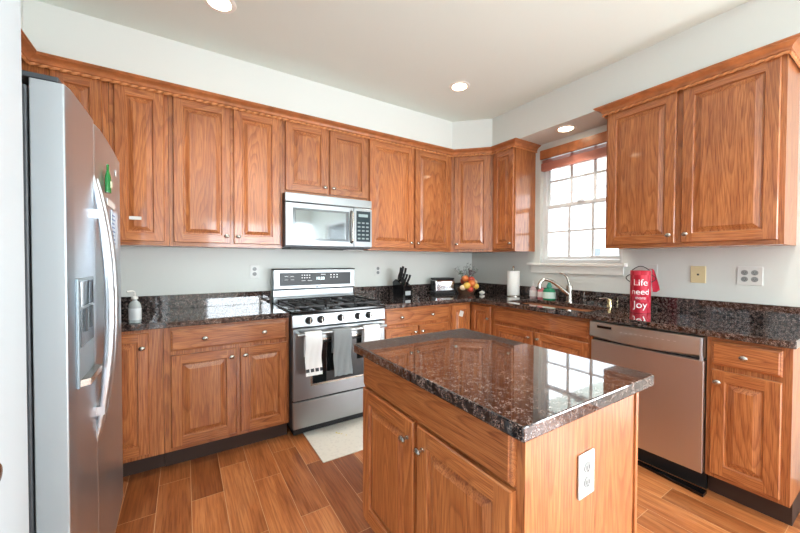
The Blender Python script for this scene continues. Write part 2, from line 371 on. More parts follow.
# ------------------------------------------------------------------ cabinets
T = .019
def door_mb(w, h, rail=.056):
    mb = MB(); t = T; e = .004; s = rail
    def ring(o, y): return [(o, y, o), (w-o, y, o), (w-o, y, h-o), (o, y, h-o)]
    def band(a, b, ms=(1, 0, 1, 0)):
        v = ring(*a)+ring(*b)
        for k in range(4): mb.add([v[k], v[(k+1) % 4], v[4+(k+1) % 4], v[4+k]], [(0, 1, 2, 3)], ms[k])
    mb.add(ring(0, 0), [(3, 2, 1, 0)], 0)
    band((0, 0), (0, -t+.005)); band((0, -t+.005), (e, -t))
    q = [((e, s), (e, h-e), 0), ((w-s, w-e), (e, h-e), 0), ((s, w-s), (e, s), 1), ((s, w-s), (h-s, h-e), 1)]
    for (xa, xb), (za, zb), mi in q:
        if xa == e and xb == s: za, zb = e, h-e
        mb.add([(xa, -t, za), (xb, -t, za), (xb, -t, zb), (xa, -t, zb)], [(0, 1, 2, 3)], mi)
    band((s, -t), (s+.003, -t+.003)); band((s+.003, -t+.003), (s+.006, -t+.011)); band((s+.006, -t+.011), (s+.013, -t+.011), (0, 0, 0, 0))
    band((s+.013, -t+.011), (s+.036, -t+.002), (0, 0, 0, 0)); band((s+.036, -t+.002), (s+.038, -t+.0005), (0, 0, 0, 0))
    mb.add(ring(s+.038, -t+.0005), [(0, 1, 2, 3)], 0)
    return mb
def slab_mb(w, h):
    mb = MB(); t = T
    def ring(o, y): return [(o, y, o), (w-o, y, o), (w-o, y, h-o), (o, y, h-o)]
    rs = [(0, 0), (0, -t+.009), (.004, -t+.005), (.009, -t+.004), (.011, -t)]
    mb.add(ring(0, 0), [(3, 2, 1, 0)], 1)
    for a, b_ in zip(rs[:-1], rs[1:]):
        v = ring(*a)+ring(*b_); mb.add(v, [(k, (k+1) % 4, 4+(k+1) % 4, 4+k) for k in range(4)], 1)
    mb.add(ring(*rs[-1]), [(0, 1, 2, 3)], 1); return mb
KN = MB().lathe([(.009, 0), (.009, .002), (.0055, .004), (.0055, .013), (.010, .016), (.0155, .020), (.0155, .024), (.011, .028), (.001, .0295)], 18, 0, Matrix.Rotation(R(90), 4, 'X'), sx=1.1, sy=.85)
knob_mesh = None
def knob(parent, x, z, y=-T):
    global knob_mesh
    if knob_mesh is None:
        o = KN.build('knob', NICKEL, parent, (x, y, z), smooth=True); knob_mesh = o.data
    else:
        o = bpy.data.objects.new('knob', knob_mesh); col.objects.link(o); o.parent = parent; o.location = (x, y, z)
    return o
def fit_front(parent, kind, x, z, w, h, knobs, fy, rz=0, y0=None):
    """front piece; its back plane lies on fy"""
    mb = door_mb(w, h) if kind == 'door' else slab_mb(w, h)
    o = mb.build({'door': 'door', 'drawer': 'drawer', 'panel': 'false_drawer_front'}[kind], OAK, parent, (x, fy, z), rz)
    for kx, kz in knobs: knob(o, kx, kz)
    return o
def cabinet(label, loc, rz, w, d, z0, z1, fronts, group, toe=0, name='wall_cabinet'):
    t = thing(name, label, 'cabinet', (loc[0], loc[1], z0 if not toe else 0), rz, group)
    zb = z0 if toe else 0; zt = z1 if toe else z1-z0
    mb = MB(); mb.box(0, w, -d+.02, -.001, zb, zt, 0)
    # face frame
    fr = .02; f0, f1 = -d, -d+.0199
    mb.box(0, .038, f0, f1, zb, zt, 0).box(w-.038, w, f0, f1, zb, zt, 0).box(.038, w-.038, f0+.0001, f1, zb, zb+.04, 1).box(.038, w-.038, f0+.0001, f1, zt-.04, zt, 1)
    mb.box(.038, w-.038, f0+.0002, f1, zb+.04, zt-.04, 0)
    mb.build('body', OAK, t)
    if toe: MB().box(.0, w, -d+.075, -d+.06, 0.001, toe, 0).box(0, .018, -d+.075, -.001, .001, toe).box(w-.018, w, -d+.075, -.001, .001, toe).build('toe_kick', mat('toe_kick_shade_brown', (52, 32, 22), .6), t)  # shadow under the cabinets is put into this near-black brown
    for kind, x, z, fw_, fh, kn in fronts:
        fit_front(t, kind, x, z-(0 if toe else z0), fw_, fh, kn, -d-.0003)
    return t
UB, UT, DB, DT = 1.376, 2.438, 1.402, 2.383
DHH = DT-DB
GU = 'oak wall cabinets'
def ud(x0, x1, kn, z0=DB, z1=DT, kz=.052):   # upper door; kn: 'l','r' or ''
    w = x1-x0; k = [] if not kn else [((.028 if kn == 'l' else w-.028), kz)]
    return ('door', x0, z0, w, z1-z0, k)
UD = .306
def up(label, xa, xb, doors, z0=UB):
    return cabinet(label, (xa, 0), 0, xb-xa, UD, z0, UT, [ud(a-xa, c-xa, k, z0+.026) for a, c, k in doors], GU)
up('oak wall cabinet in the left corner, mostly hidden behind the refrigerator', -4.098, -3.412, [(-3.67, -3.44, '')])
u1 = up('single-door oak wall cabinet with a white sticker on its door', -3.410, -3.106, [(-3.385, -3.13, '')])
dr = [c for c in u1.children if c.name.startswith('door')][0]
s = MB().box(.07, .133, -T-.0006, -T+.0005, .137, .158).build('sticker', WPLAS, dr); s['label'] = 'small white paper sticker'
up('tall double-door oak wall cabinet between the stickered door and the microwave', -3.104, -2.362, [(-3.079, -2.731, 'r'), (-2.711, -2.384, 'l')])
up('short double-door oak wall cabinet above the microwave', -2.360, -1.606, [(-2.341, -1.993, 'r'), (-1.973, -1.618, 'l')], 1.812)
up('tall double-door oak wall cabinet right of the microwave', -1.604, -.614, [(-1.595, -1.112, 'r'), (-1.088, -.64, 'l')])
# diagonal corner
t = thing('wall_cabinet', 'diagonal single-door oak wall cabinet in the far corner', 'cabinet', (0, 0, UB), 0, GU)
A = Vector((-.612, -.306)); B = Vector((-.306, -.612))
MB().prism([(-.612, -.306), (-.306, -.612), (-.001, -.612), (-.001, -.001), (-.612, -.001)], 0, UT-UB).build('body', OAK, t)
L = (B-A).length; dv = (B-A)/L; q = A+dv*.035
o = door_mb(L-.07, DHH).build('door', OAK, t, (q.x-.0002, q.y-.0002, DB-UB), R(-45)); knob(o, .028, .052)
def rcab(label, y0, y1, doors, z0, z1, d, group, toe=0, name='wall_cabinet', fronts=None):
    fr = fronts if fronts is not None else [ud(y0-a, y0-c, k, z0+.026) for a, c, k in doors]
    return cabinet(label, (0, y0), R(-90), y0-y1, d, z0, z1, fr, group, toe, name)
rcab('narrow single-door oak wall cabinet between the diagonal corner and the window', -.614, -.897, [(-.628, -.884, 'r')], UB, UT, UD, GU)
rcab('wide double-door oak wall cabinet right of the window', -1.735, -2.65, [(-1.752, -2.172, 'r'), (-2.205, -2.628, 'l')], UB, UT, UD, GU)
t = cabinet('oak wall cabinet above the refrigerator', (X0+.001, -1.85), R(90), 1.45, .318, 1.83, UT, [ud(.03, .70, '', 1.86), ud(.74, 1.42, '', 1.86)], GU)

# base cabinets
BZ0, BZ1, BD = .114, .875, .61
GB = 'oak base cabinets'
def bc(label, xa, xb, fronts):
    fr = [(k, a-xa, z0, b_-a, z1-z0, kn) for k, a, b_, z0, z1, kn in fronts]
    return cabinet(label, (xa, 0), 0, xb-xa, BD, BZ0, BZ1, fr, GB, .113, 'base_cabinet')
DZ0, DZ1, RZ0, RZ1 = .140, .702, .728, .855
H = DZ1-DZ0
bc('double-door oak base cabinet with one wide drawer, left of the range', -3.128, -2.392,
   [('drawer', -3.093, -2.410, RZ0, RZ1, [(.18, .064), (.53, .064)]), ('door', -3.093, -2.735, DZ0, DZ1, [(.33, H-.05)]), ('door', -2.711, -2.405, DZ0, DZ1, [(.03, H-.05)])])
bc('double-door oak base cabinet with one drawer, right of the range', -1.622, -.892,
   [('drawer', -1.602, -.907, RZ0, RZ1, [(.156, .064), (.489, .064)]), ('door', -1.602, -1.275, DZ0, DZ1, [(.30, H-.05)]), ('door', -1.253, -.907, DZ0, DZ1, [(.03, H-.05)])])
def corner_base(label, poly, toe, doors):
    t = thing('corner_base_cabinet', label, 'cabinet', (0, 0, 0), 0, GB)
    MB().prism(poly, BZ0, BZ1).build('body', OAK, t)
    MB().prism(toe, .001, BZ0-.001).build('toe_kick', mat('toe_kick_shade_brown', (52, 32, 22), .6), t)
    for (x, y, rz, w, kn) in doors:
        o = door_mb(w, .855-DZ0, .05).build('door', OAK, t, (x, y, DZ0), rz)
        for k in kn: knob(o, *k)
        yield o
poly = [(-.89, -.001), (-.89, -.61), (-.61, -.61), (-.61, -.905), (-.001, -.905), (-.001, -.001)]
toe = [(-.89, -.02), (-.89, -.54), (-.54, -.54), (-.54, -.905), (-.02, -.905), (-.02, -.02)]
ds = list(corner_base('corner oak base cabinet with two doors meeting at a right angle', poly, toe, [(-.872, -.6103, 0, .238, []), (-.6103, -.634, R(-90), .25, [(.225, .60)])]))
s = MB().box(.095, .145, -T-.0006, -T+.0005, .60, .655).xf(Matrix.Translation((.12, 0, .627)) @ Matrix.Rotation(R(20), 4, 'Y') @ Matrix.Translation((-.12, 0, -.627))).build('sticker', WPLAS, ds[0]); s['label'] = 'white paper sticker'
poly = [(X0+.001, -.001), (X0+.001, -.832), (-3.43, -.832), (-3.43, -.61), (-3.13, -.61), (-3.13, -.001)]
toe = [(X0+.02, -.02), (X0+.02, -.832), (-3.50, -.832), (-3.50, -.54), (-3.13, -.54), (-3.13, -.02)]
ds = list(corner_base('left corner oak base cabinet beside the refrigerator with a full-height door', poly, toe, [(-3.428, -.6103, 0, .228, [(.198, .63)])]))
def rb(label, y0, y1, fronts):
    fr = [(k, y0-a, z0, a-b_, z1-z0, kn) for k, a, b_, z0, z1, kn in fronts]
    return rcab(label, y0, y1, None, BZ0, BZ1, BD, GB, .113, 'base_cabinet', fr)
rb('oak sink base cabinet with a wide false drawer panel under the window', -.907, -1.81,
   [('panel', -.932, -1.79, RZ0, RZ1, []), ('door', -.932, -1.335, DZ0, DZ1, [(.375, H-.05)]), ('door', -1.355, -1.79, DZ0, DZ1, [(.03, H-.05)])])
rb('narrow oak base cabinet with one drawer and one door, right of the dishwasher', -2.425, -2.735,
   [('drawer', -2.446, -2.704, RZ0, RZ1, [(.129, .064)]), ('door', -2.446, -2.704, DZ0, DZ1, [(.03, H-.06)])])

# island
IX, IY0, IY1 = -2.338, -1.718, -2.56
isl = thing('kitchen_island', 'oak kitchen island cabinet with two doors in the foreground', 'kitchen island', (-1.765, IY0, 0), R(-90))
iw, idp = IY0-IY1, 2.341-1.765
mb = MB().box(0, iw, -idp+.02, 0, BZ0, BZ1, 0)
mb.box(0, .038, -idp, -idp+.0199, BZ0, BZ1).box(iw-.038, iw, -idp, -idp+.0199, BZ0, BZ1).box(.038, iw-.038, -idp+.0001, -idp+.0199, BZ0, BZ1, 1)
mb.build('body', OAK, isl)
MB().box(iw, iw+.006, -idp, -idp+.028, BZ0, BZ1).build('corner_trim', OAK, isl, bevel=.001); MB().box(iw, iw+.006, -.012, .004, .002, BZ1).build('corner_trim', OAK, isl, bevel=.001)
MB().box(.0, iw, -idp+.075, -.001, .001, BZ0-.001).build('toe_kick', mat('toe_kick_shade_brown', (52, 32, 22), .6), isl)
fy = -idp-.0003
fit_front(isl, 'panel', .018, .733, iw-.036, .135, [], fy)
fit_front(isl, 'door', .018, .150, .388, .572, [(.352, .572-.068)], fy)
fit_front(isl, 'door', .428, .150, iw-.428-.018, .572, [(.034, .572-.068)], fy)

# ------------------------------------------------------------------ counters
def top_edge(o): return o
c1 = MB().prism([(X0+.001, -.001), (X0+.001, -.832), (-3.45, -.832), (-3.45, -.65), (-2.393, -.65), (-2.393, -.001)], .8765, .914).build('countertop', GR, bevel=.004)
tag(c1, 'dark speckled granite countertop left of the range, along the back wall', 'countertop', 'granite countertops')
MB().box(X0+.02, -2.393, -.021, -.001, .9142, 1.018).box(X0+.001, X0+.02, -.83, -.001, .9142, 1.018).build('backsplash', GR, c1, bevel=.002)
SX0, SX1, SY0, SY1 = -.555, -.185, -.985, -1.735
mb = MB(); z0, z1 = .8765, .914
# L-shaped slab with a rectangular sink cut-out (grid of prisms sharing one outline)
xs = [-1.620, -.65, SX0, SX1, -.001]; ys = [-.001, -.65, SY0, SY1, -2.75]
import itertools
keep = {(i, j) for i in range(4) for j in range(4) if not (i == 0 and j > 0) and not (i == 2 and j == 2)}
vid = {}
def gv(i, j, k):
    key = (i, j, k)
    if key not in vid: vid[key] = len(mb.v); mb.v.append((xs[i], ys[j], (z0, z1)[k]))
    return vid[key]
for (i, j) in keep:
    mb.f += [(gv(i, j, 1), gv(i, j+1, 1), gv(i+1, j+1, 1), gv(i+1, j, 1)), (gv(i, j, 0), gv(i+1, j, 0), gv(i+1, j+1, 0), gv(i, j+1, 0))]; mb.m += [0, 0]
    for (di, dj, a, b_) in ((-1, 0, (i, j), (i, j+1)), (1, 0, (i+1, j+1), (i+1, j)), (0, -1, (i+1, j), (i, j)), (0, 1, (i, j+1), (i+1, j+1))):
        if (i+di, j+dj) not in keep:
            mb.f.append((gv(*a, 0), gv(*b_, 0), gv(*b_, 1), gv(*a, 1))); mb.m.append(0)
c2 = mb.build('countertop', GR, bevel=.004)
tag(c2, 'L-shaped dark granite countertop with the sink, under the window', 'countertop', 'granite countertops')
MB().box(-1.62, -.021, -.021, -.001, .9142, 1.018).box(-.021, -.001, -2.75, -.001, .9142, 1.018).build('backsplash', GR, c2, bevel=.002)
c3 = MB().box(-2.392, -1.737, -2.60, -1.708, .8765, .914).build('countertop', GR, bevel=.004)
tag(c3, 'glossy granite slab on top of the kitchen island', 'countertop', 'granite countertops')

# ------------------------------------------------------------------ sink and faucet
sk = thing('kitchen_sink', 'stainless double-bowl sink set under the granite by the window', 'sink', (0, 0, 0))
def bowl(ya, yb):
    mb = MB(); xa, xb = SX0+.006, SX1-.006
    def rr(i, z): return [(xa+i, ya-i, z), (xb-i, ya-i, z), (xb-i, yb+i, z), (xa+i, yb+i, z)]
    L_ = [rr(0, .874), rr(.004, .75), rr(.03, .715)]
    for a, c in zip(L_[:-1], L_[1:]): mb.add(a+c, [(k, 4+k, 4+(k+1) % 4, (k+1) % 4) for k in range(4)])
    mb.add(L_[-1], [(0, 3, 2, 1)])
    o_ = [(x, y, z-.002) for x, y, z in sum([rr(-.002, .876), rr(0, .75), rr(.028, .713)], [])]
    o = mb.build('bowl', mat('sink_steel', (214, 216, 218), .5, .7), sk)
    MB().lathe([(.001, .7155), (.04, .7155), (.042, .718), (.03, .719), (.001, .7165)], 20, 0, Matrix.Translation(((xa+xb)/2, (ya+yb)/2, .001))).build('drain', CHROME, o, smooth=True)
bowl(SY0-.006, (SY0+SY1)/2+.012); bowl((SY0+SY1)/2-.012, SY1+.006)
mb = MB(); mb.box(SX0+.006, SX1-.006, (SY0+SY1)/2-.0115, (SY0+SY1)/2+.0115, .73, .868).build('divider', SS, sk, bevel=.004)
fx, fyy = -.125, -1.345
fc = thing('kitchen_faucet', 'brushed nickel single-lever faucet behind the sink', 'faucet', (fx, fyy, .9142))
MB().lathe([(.032, 0), (.032, .006), (.026, .012), (.024, .05), (.022, .10), (.026, .135), (.024, .15), (.001, .156)], 24).build('body', NICKEL, fc, smooth=True)
pts = [(0, 0, .06), (-.03, .012, .085), (-.075, .032, .125), (-.12, .052, .162), (-.16, .07, .188), (-.195, .086, .202), (-.225, .099, .203), (-.248, .108, .192), (-.262, .114, .172), (-.268, .117, .152)]
MB().tube(pts, [.021, .020, .018, .016, .015, .0145, .014, .014, .015, .016], 14).build('spout', NICKEL, fc, smooth=True)
MB().lathe([(.017, 0), (.020, .01), (.017, .035), (.001, .036)], 16, 0, Matrix.Translation((-.269, .117, .117))).build('spray_head', NICKEL, fc, smooth=True)
MB().tube([(0, 0, .15), (-.004, .006, .185), (-.014, .016, .225), (-.034, .035, .252), (-.062, .06, .262)], [.013, .011, .009, .008, .007], 10).build('lever', NICKEL, fc, smooth=True)
ag = thing('soap_dispenser', 'small brass-toned pump cap on the counter, right of the faucet', 'dispenser', (-.075, -1.66, .9142))
MB().lathe([(.021, 0), (.021, .01), (.016, .012), (.016, .052), (.012, .058), (.001, .059)], 18).build('body', mat('pale_brass', (212, 196, 150), .25, 1), ag, smooth=True)
MB().tube([(0, 0, .055), (-.03, .02, .062), (-.06, .05, .056)], .005, 8).build('spout', NICKEL, ag, smooth=True)

# ------------------------------------------------------------------ range
RW = .746
rg = thing('gas_range', 'stainless steel gas range between the back-wall base cabinets', 'range', (-2.387, 0, 0))
MB().box(.002, RW-.002, -.655, -.03, .075, .895).build('body', GREY, rg)
MB().box(.03, RW-.03, -.60, -.06, .002, .074).build('kick_base', BLKM, rg)
MB().box(0, RW, -.672, -.03, .896, .918).build('cooktop', BLACK, rg, bevel=.005)
# control panel, slanted
mb = MB(); v = []
for x in (0, RW): v += [(x, -.655, .800), (x, -.69, .806), (x, -.682, .892), (x, -.655, .895)]
mb.add(v, [(0, 1, 2, 3), (7, 6, 5, 4), (0, 4, 5, 1), (1, 5, 6, 2), (2, 6, 7, 3), (3, 7, 4, 0)]); cp = mb.build('control_panel', SS, rg, bevel=.003)
for kx in (.118, .205, .36, .503, .595):
    M = Matrix.Translation((kx, -.6865, .85)) @ Matrix.Rotation(R(88), 4, 'X')
    k = MB().lathe([(.027, 0), (.027, .004), (.022, .006), (.020, .024), (.017, .03), (.001, .031)], 24, 0, M).build('burner_knob', BLKM, rg, smooth=True)
    MB().box(kx-.004, kx+.004, -.725, -.715, .833, .869).build('knob_grip', NICKEL, k, bevel=.001)
# backguard
bgd = MB().box(.0, RW, -.085, -.028, .919, .96).box(0, RW, -.10, -.028, 1.032, 1.198).box(0, RW, -.07, -.028, .96, 1.032).build('backguard', SS, rg, bevel=.004)
MB().box(0, RW, -.095, -.071, 1.022, 1.0318).box(-.0015, RW+.0015, -.101, -.027, 1.1985, 1.207).build('guard_trim', BLKM, bgd)
MB().box(.05, RW-.045, -.104, -.1002, 1.06, 1.172).build('display_panel', mat('display_black', (34, 38, 42), .4), bgd, bevel=.001)
def marks(parent, y, spec, m=MARK, nm='display_print'):
    mb = MB()
    for x0, x1, z0_, z1_ in spec: mb.box(x0, x1, y-.0006, y, z0_, z1_)
    return mb.build(nm, m, parent)
sp = []
for r_, z in enumerate((1.15, 1.128)):
    for k in range(4): sp.append((.235+.022*k, .246+.022*k, z-.005+.0, z+.003))
    for k in range(3): sp.append((.50+.03*k, .512+.03*k, z-.005, z+.003))
sp += [(.41, .455, 1.152, 1.156), (.235, .27, 1.10, 1.103), (.29, .33, 1.10, 1.103), (.09, .12, 1.14, 1.143), (.09, .12, 1.11, 1.113), (.14, .17, 1.14, 1.143), (.14, .17, 1.11, 1.113)]
marks(bgd, -.1042, sp)
text('display_digits', '10:28', .036, glow('display_glow', (220, 240, 245), 1.2), bgd, Matrix.Translation((.405, -.1045, 1.118)) @ FRONT)
MB().box(.365, .39, -.1012, -.1, 1.04, 1.052).build('brand_badge', GREY, bgd)
# grates and burners
for gx in (.028, .265, .502):
    mb = MB(); w_ = .226
    for a in (0, w_-.012): mb.box(gx+a, gx+a+.012, -.64, -.12, .936, .95)
    for b_ in (-.64, -.385, -.132): mb.box(gx+.012, gx+w_-.012, b_, b_+.012, .936, .95)
    for b_ in (-.515, -.26):
        mb.box(gx+.05, gx+w_-.05, b_, b_+.01, .938, .951); mb.box(gx+w_/2-.005, gx+w_/2+.005, b_-.09, b_+.1, .9385, .952)
    for a in (0, w_-.012):
        for b_ in (-.64, -.132): mb.box(gx+a, gx+a+.012, b_, b_+.012, .9185, .936)
    mb.build('grate', IRON, rg, bevel=.002)
for bx, by, br in ((.14, -.51, .045), (.14, -.255, .036), (.615, -.51, .04), (.615, -.255, .036), (.378, -.38, .05)):
    MB().lathe([(br, .9183), (br, .926), (br*.8, .930), (br*.78, .935), (.001, .9355)], 20, 0, Matrix.Translation((bx, by, 0))).build('burner_cap', IRON, rg, smooth=True)
# oven door with window, handle
od = MB().box(.004, RW-.004, -.69, -.657, .285, .795).build('oven_door', SS, rg, bevel=.004)
MB().box(.125, RW-.125, -.6935, -.6902, .375, .715).build('window_frame', NICKEL, od, bevel=.002)
MB().box(.14, RW-.14, -.6948, -.6936, .39, .70).build('oven_window', DKGLASS, od)
MB().box(.15, RW-.15, -.6955, -.6949, .68, .69).build('vent_slot', BLKM, od)
MB().tube([(.02, -.74, .762), (RW-.02, -.74, .762)], .013, 14).box(.025, .045, -.735, -.6905, .752, .772).box(RW-.045, RW-.025, -.735, -.6905, .752, .772).build('door_handle', SS, od, smooth=True)
MB().box(.004, RW-.004, -.684, -.657, .082, .272).build('storage_drawer', SS, rg, bevel=.004)
MB().box(.006, RW-.006, -.672, -.657, .273, .284).build('drawer_gap', BLKM, rg)

def towel(x0, x1, zb, zf, label, m, stripes=None, wave=.004):
    """draped over the oven handle bar at y -.74 z .762 (world)"""
    pr = [(-.7205, zb)]
    for i in range(9):
        a = math.pi*i/8; pr.append((-.74+.0165*math.cos(a), .762+.0165*math.sin(a)))
    N = 12; 
    for i in range(1, N+1): pr.append((-.7568-.004*math.sin(i*.6), .762-(.762-zf)*i/N))
    nx = 14; mb = MB(); v = []
    for side in (0, .0035):
        for i, (y, z) in enumerate(pr):
            drop = max(0, (.762-z)/.3)
            for k in range(nx+1):
                u = k/nx; x = x0+(x1-x0)*u
                yy = y+(side if i == 0 else -side if i > 8 else 0)
                zz = z+(side if 1 <= i <= 8 else 0)
                if i > 9: yy -= abs(wave*drop*math.sin(u*9+i*.25))
                v.append((x+(.003*math.sin(i*.7) if i > 9 else 0), yy, zz))
    n = nx+1; P_ = len(pr); mb.v = v
    def q(s_, i, k): return s_*P_*n+i*n+k
    for i in range(P_-1):
        for k in range(nx):
            mb.f.append((q(0, i, k), q(0, i, k+1), q(0, i+1, k+1), q(0, i+1, k))); mb.f.append((q(1, i, k), q(1, i+1, k), q(1, i+1, k+1), q(1, i, k+1)))
            mb.m += [0, 0 if not (stripes and P_-3 <= i <= P_-3 and k % 4 < 3) else 1]
        mb.f.append((q(0, i, 0), q(0, i+1, 0), q(1, i+1, 0), q(1, i, 0))); mb.f.append((q(0, i, nx), q(1, i, nx), q(1, i+1, nx), q(0, i+1, nx))); mb.m += [0, 0]
    for k in range(nx):
        mb.f.append((q(0, P_-1, k), q(0, P_-1, k+1), q(1, P_-1, k+1), q(1, P_-1, k))); mb.f.append((q(0, 0, k), q(1, 0, k), q(1, 0, k+1), q(0, 0, k+1))); mb.m += [0, 0]
    o = mb.build('dish_towel', [m, mat('towel_stripe', (60, 64, 70), .9)], smooth=True)
    return tag(o, label, 'towel', 'towels on the oven handle')
TWW = cloth('white_terry', (232, 234, 234)); TWG = cloth('grey_terry', (136, 142, 144))
towel(-2.318, -2.20, .60, .475, 'white dish towel with dark stripes along its hem, left on the oven handle', TWW, True)
towel(-2.112, -1.972, .60, .44, 'grey dish towel hanging in the middle of the oven handle', TWG, wave=.012)
towel(-1.868, -1.73, .60, .50, 'plain white dish towel hanging right on the oven handle', TWW)

# ------------------------------------------------------------------ microwave
mw = thing('microwave_oven', 'stainless over-the-range microwave under the short oak cabinet', 'microwave', (-2.359, 0, 1.385))
MH = .4255
MB().box(0, .752, -.36, -.002, .0, MH).build('body', GREY, mw)
MB().box(0, .752, -.385, -.3605, MH-.068, MH-.001).build('vent_grille', SS, mw, bevel=.003)
md = MB().box(0, .575, -.39, -.3605, .012, MH-.076).build('door', SS, mw, bevel=.004)
MB().box(.055, .53, -.3925, -.3902, .055, MH-.115).build('window_border', mat('grey_glass_border', (120, 125, 128), .1, .6), md, bevel=.002)
MB().box(.075, .50, -.394, -.3926, .072, MH-.132).build('window', mat('mirror_glass', (150, 156, 158), .06, .85), md)
MB().tube([(.553, -.393, .05), (.553, -.42, .065), (.553, -.425, .17), (.553, -.42, MH-.125), (.553, -.393, MH-.11)], .011, 12).build('door_handle', NICKEL, md, smooth=True)
mc = MB().box(.579, .752, -.39, -.3605, .012, MH-.076).build('control_panel', SS, mw, bevel=.004)
MB().box(.60, .735, -.3925, -.3902, .06, MH-.10).build('keypad', mat('keypad_glass', (42, 56, 62), .12), mc)
sp = [(.612+.04*i, .638+.04*i, .08+.034*j, .094+.034*j) for i in range(3) for j in range(5)]
marks(mc, -.3926, sp, mat('keypad_print', (120, 138, 142), .4), 'keypad_print'); marks(mc, -.3926, [(.62, .71, .275, .30)], mat('lcd', (150, 170, 172), .2), 'display')
MB().box(.05, .70, -.34, -.06, -.009, -.0005).build('filter_panel', BLKM, mw); MB().box(.55, .70, -.33, -.22, -.014, -.0095).build('lamp_cover', WPLAS, mw)

# ------------------------------------------------------------------ refrigerator   local x: near -> far along +y, front faces +x
fr = thing('refrigerator', 'stainless side-by-side refrigerator in the left foreground', 'refrigerator', (X0+.02, -1.785, 0), R(90))
FW, FDp, FH = .945, .722, 1.745
MB().box(.003, FW-.003, -FDp+.012, -.01, .03, FH).build('body', GREY, fr, bevel=.004)
MB().box(.02, FW-.02, -FDp-.03, -FDp-.001, .005, .085).build('kick_grille', BLKM, fr)
def fdoor(x0, x1):
    mb = MB(); n = 10; z0_, z1_ = .09, FH+.02; v = []; pl = [(x0, -FDp+.008)]
    for i in range(n+1):
        u = i/n; x = x0+(x1-x0)*u; ug = x/FW
        e = min(u, 1-u); rnd = .006*(1-min(1, e/.05))**2
        pl.append((x, -FDp-.067-.010*math.sin(math.pi*ug)+rnd))
    pl.append((x1, -FDp+.008))
    mb.prism(pl, z0_, z1_); mb.m[2] = 1; mb.m[-1] = 1; return mb
SPL = .31; SILV = mat('silver_paint', (176, 184, 188), .35, .4)
d1 = fdoor(0, SPL-.003).build('freezer_door', [SSV, SILV], fr, smooth=True, bevel=.003); d2 = fdoor(SPL+.003, FW).build('refrigerator_door', [SSV, SILV], fr, smooth=True, bevel=.003)
MB().box(.0, .08, -FDp-.05, -.3, FH+.021, FH+.035).build('hinge_cover', GREY, fr, bevel=.003); MB().box(FW-.08, FW, -FDp-.05, -.3, FH+.021, FH+.035).build('hinge_cover', GREY, fr, bevel=.003)
def fh(x, par):
    yb = -FDp-.072; pts = []
    for i in range(17):
        u = i/16; pts.append((x, yb+.002-.044*math.sin(math.pi*u)**.8, .64+.935*u))
    o = MB().tube(pts, [.006+.0065*min(1, 4*min(i, 16-i)/16) for i in range(17)], 12, sx=1.2, ref=(0, -1, 0)).build('door_handle', SSH, par, smooth=True)
    MB().box(x-.01, x+.01, yb-.026, yb+.004, 1.425, 1.455).build('handle_mount', SSH, o)
    MB().box(x-.01, x+.01, yb-.026, yb+.004, .735, .765).build('handle_mount', SSH, o)
SSH = steel('stainless_handle', (200, 203, 206), .34, 'z')
fh(SPL-.033, d1); fh(SPL+.036, d2)
ys_ = -FDp-.0725
dp = MB().box(.045, .24, ys_-.004, ys_+.004, .90, 1.225).build('ice_dispenser', mat('dispenser_grey', (120, 132, 138), .3, .3), d1, bevel=.003)
MB().box(.06, .225, ys_-.0055, ys_-.0042, 1.02, 1.13).build('dispenser_recess', mat('recess_dark', (58, 68, 74), .25), dp)
MB().box(.06, .225, ys_-.0055, ys_-.0042, 1.14, 1.215).build('dispenser_controls', DKGLASS, dp)
MB().box(.10, .12, ys_-.010, ys_-.0056, 1.06, 1.13).build('dispenser_paddle', GREY, dp); MB().box(.18, .20, ys_-.010, ys_-.0056, 1.06, 1.13).build('dispenser_paddle', GREY, dp)
MB().prism([(.05, ys_-.0045), (.235, ys_-.0045), (.222, ys_-.026), (.063, ys_-.026)][::-1], .905, .925).build('drip_tray', NICKEL, dp)
# things held by magnets on the far door: top-level, world coordinates
fxw = X0+.02+FDp+.0645
def on_fridge(name, label, cat, y0, y1, z0_, z1_, m, x=None, g='things stuck on the refrigerator door'):
    X = lambda y: X0+.02+FDp+.067+.010*math.sin(math.pi*(y+1.785)/FW)+.0018
    o = MB().box(0, .0025, 0, y1-y0, 0, z1_-z0_).build(name, m, None, (X(y0), y0, z0_)); o.rotation_euler.z = -math.atan2(X(y1)-X(y0), y1-y0)
    return tag(o, label, cat, g)
o = on_fridge('paper_note', 'blue and white printed paper hanging on the refrigerator door', 'paper', -1.22, -1.04, 1.33, 1.49, mat('note_paper', (196, 208, 222), .6))
b_ = MB()
for k in range(8): b_.box(.0026, .0029, .01+.004*(k % 2), .10-.012*(k % 3), .018+.017*k, .024+.017*k)
b_.build('note_print', mat('note_ink', (96, 128, 172), .6), o)
on_fridge('card_magnet', 'small white card magnet above the blue paper', 'magnet', -1.31, -1.12, 1.50, 1.526, WPLAS)
on_fridge('round_magnet', 'small pale magnet high at the far edge of the refrigerator door', 'magnet', -1.09, -1.06, 1.66, 1.685, WPLAS)
gm = thing('bottle_magnet', 'green bottle-shaped magnet on the refrigerator door', 'magnet', (X0+.02+FDp+.067+.010+.012, -1.35, 1.54), R(90), 'things stuck on the refrigerator door')
MB().lathe([(.001, 0), (.019, .001), (.02, .05), (.018, .065), (.009, .085), (.008, .11), (.001, .112)], 16, 0, None, 1, .5).build('bottle', mat('green_plastic', (40, 120, 60), .2), gm, smooth=True)
MB().box(-.014, .014, -.0115, -.0095, .02, .045).build('paper_label', mat('label_cream', (220, 220, 190), .5), gm)

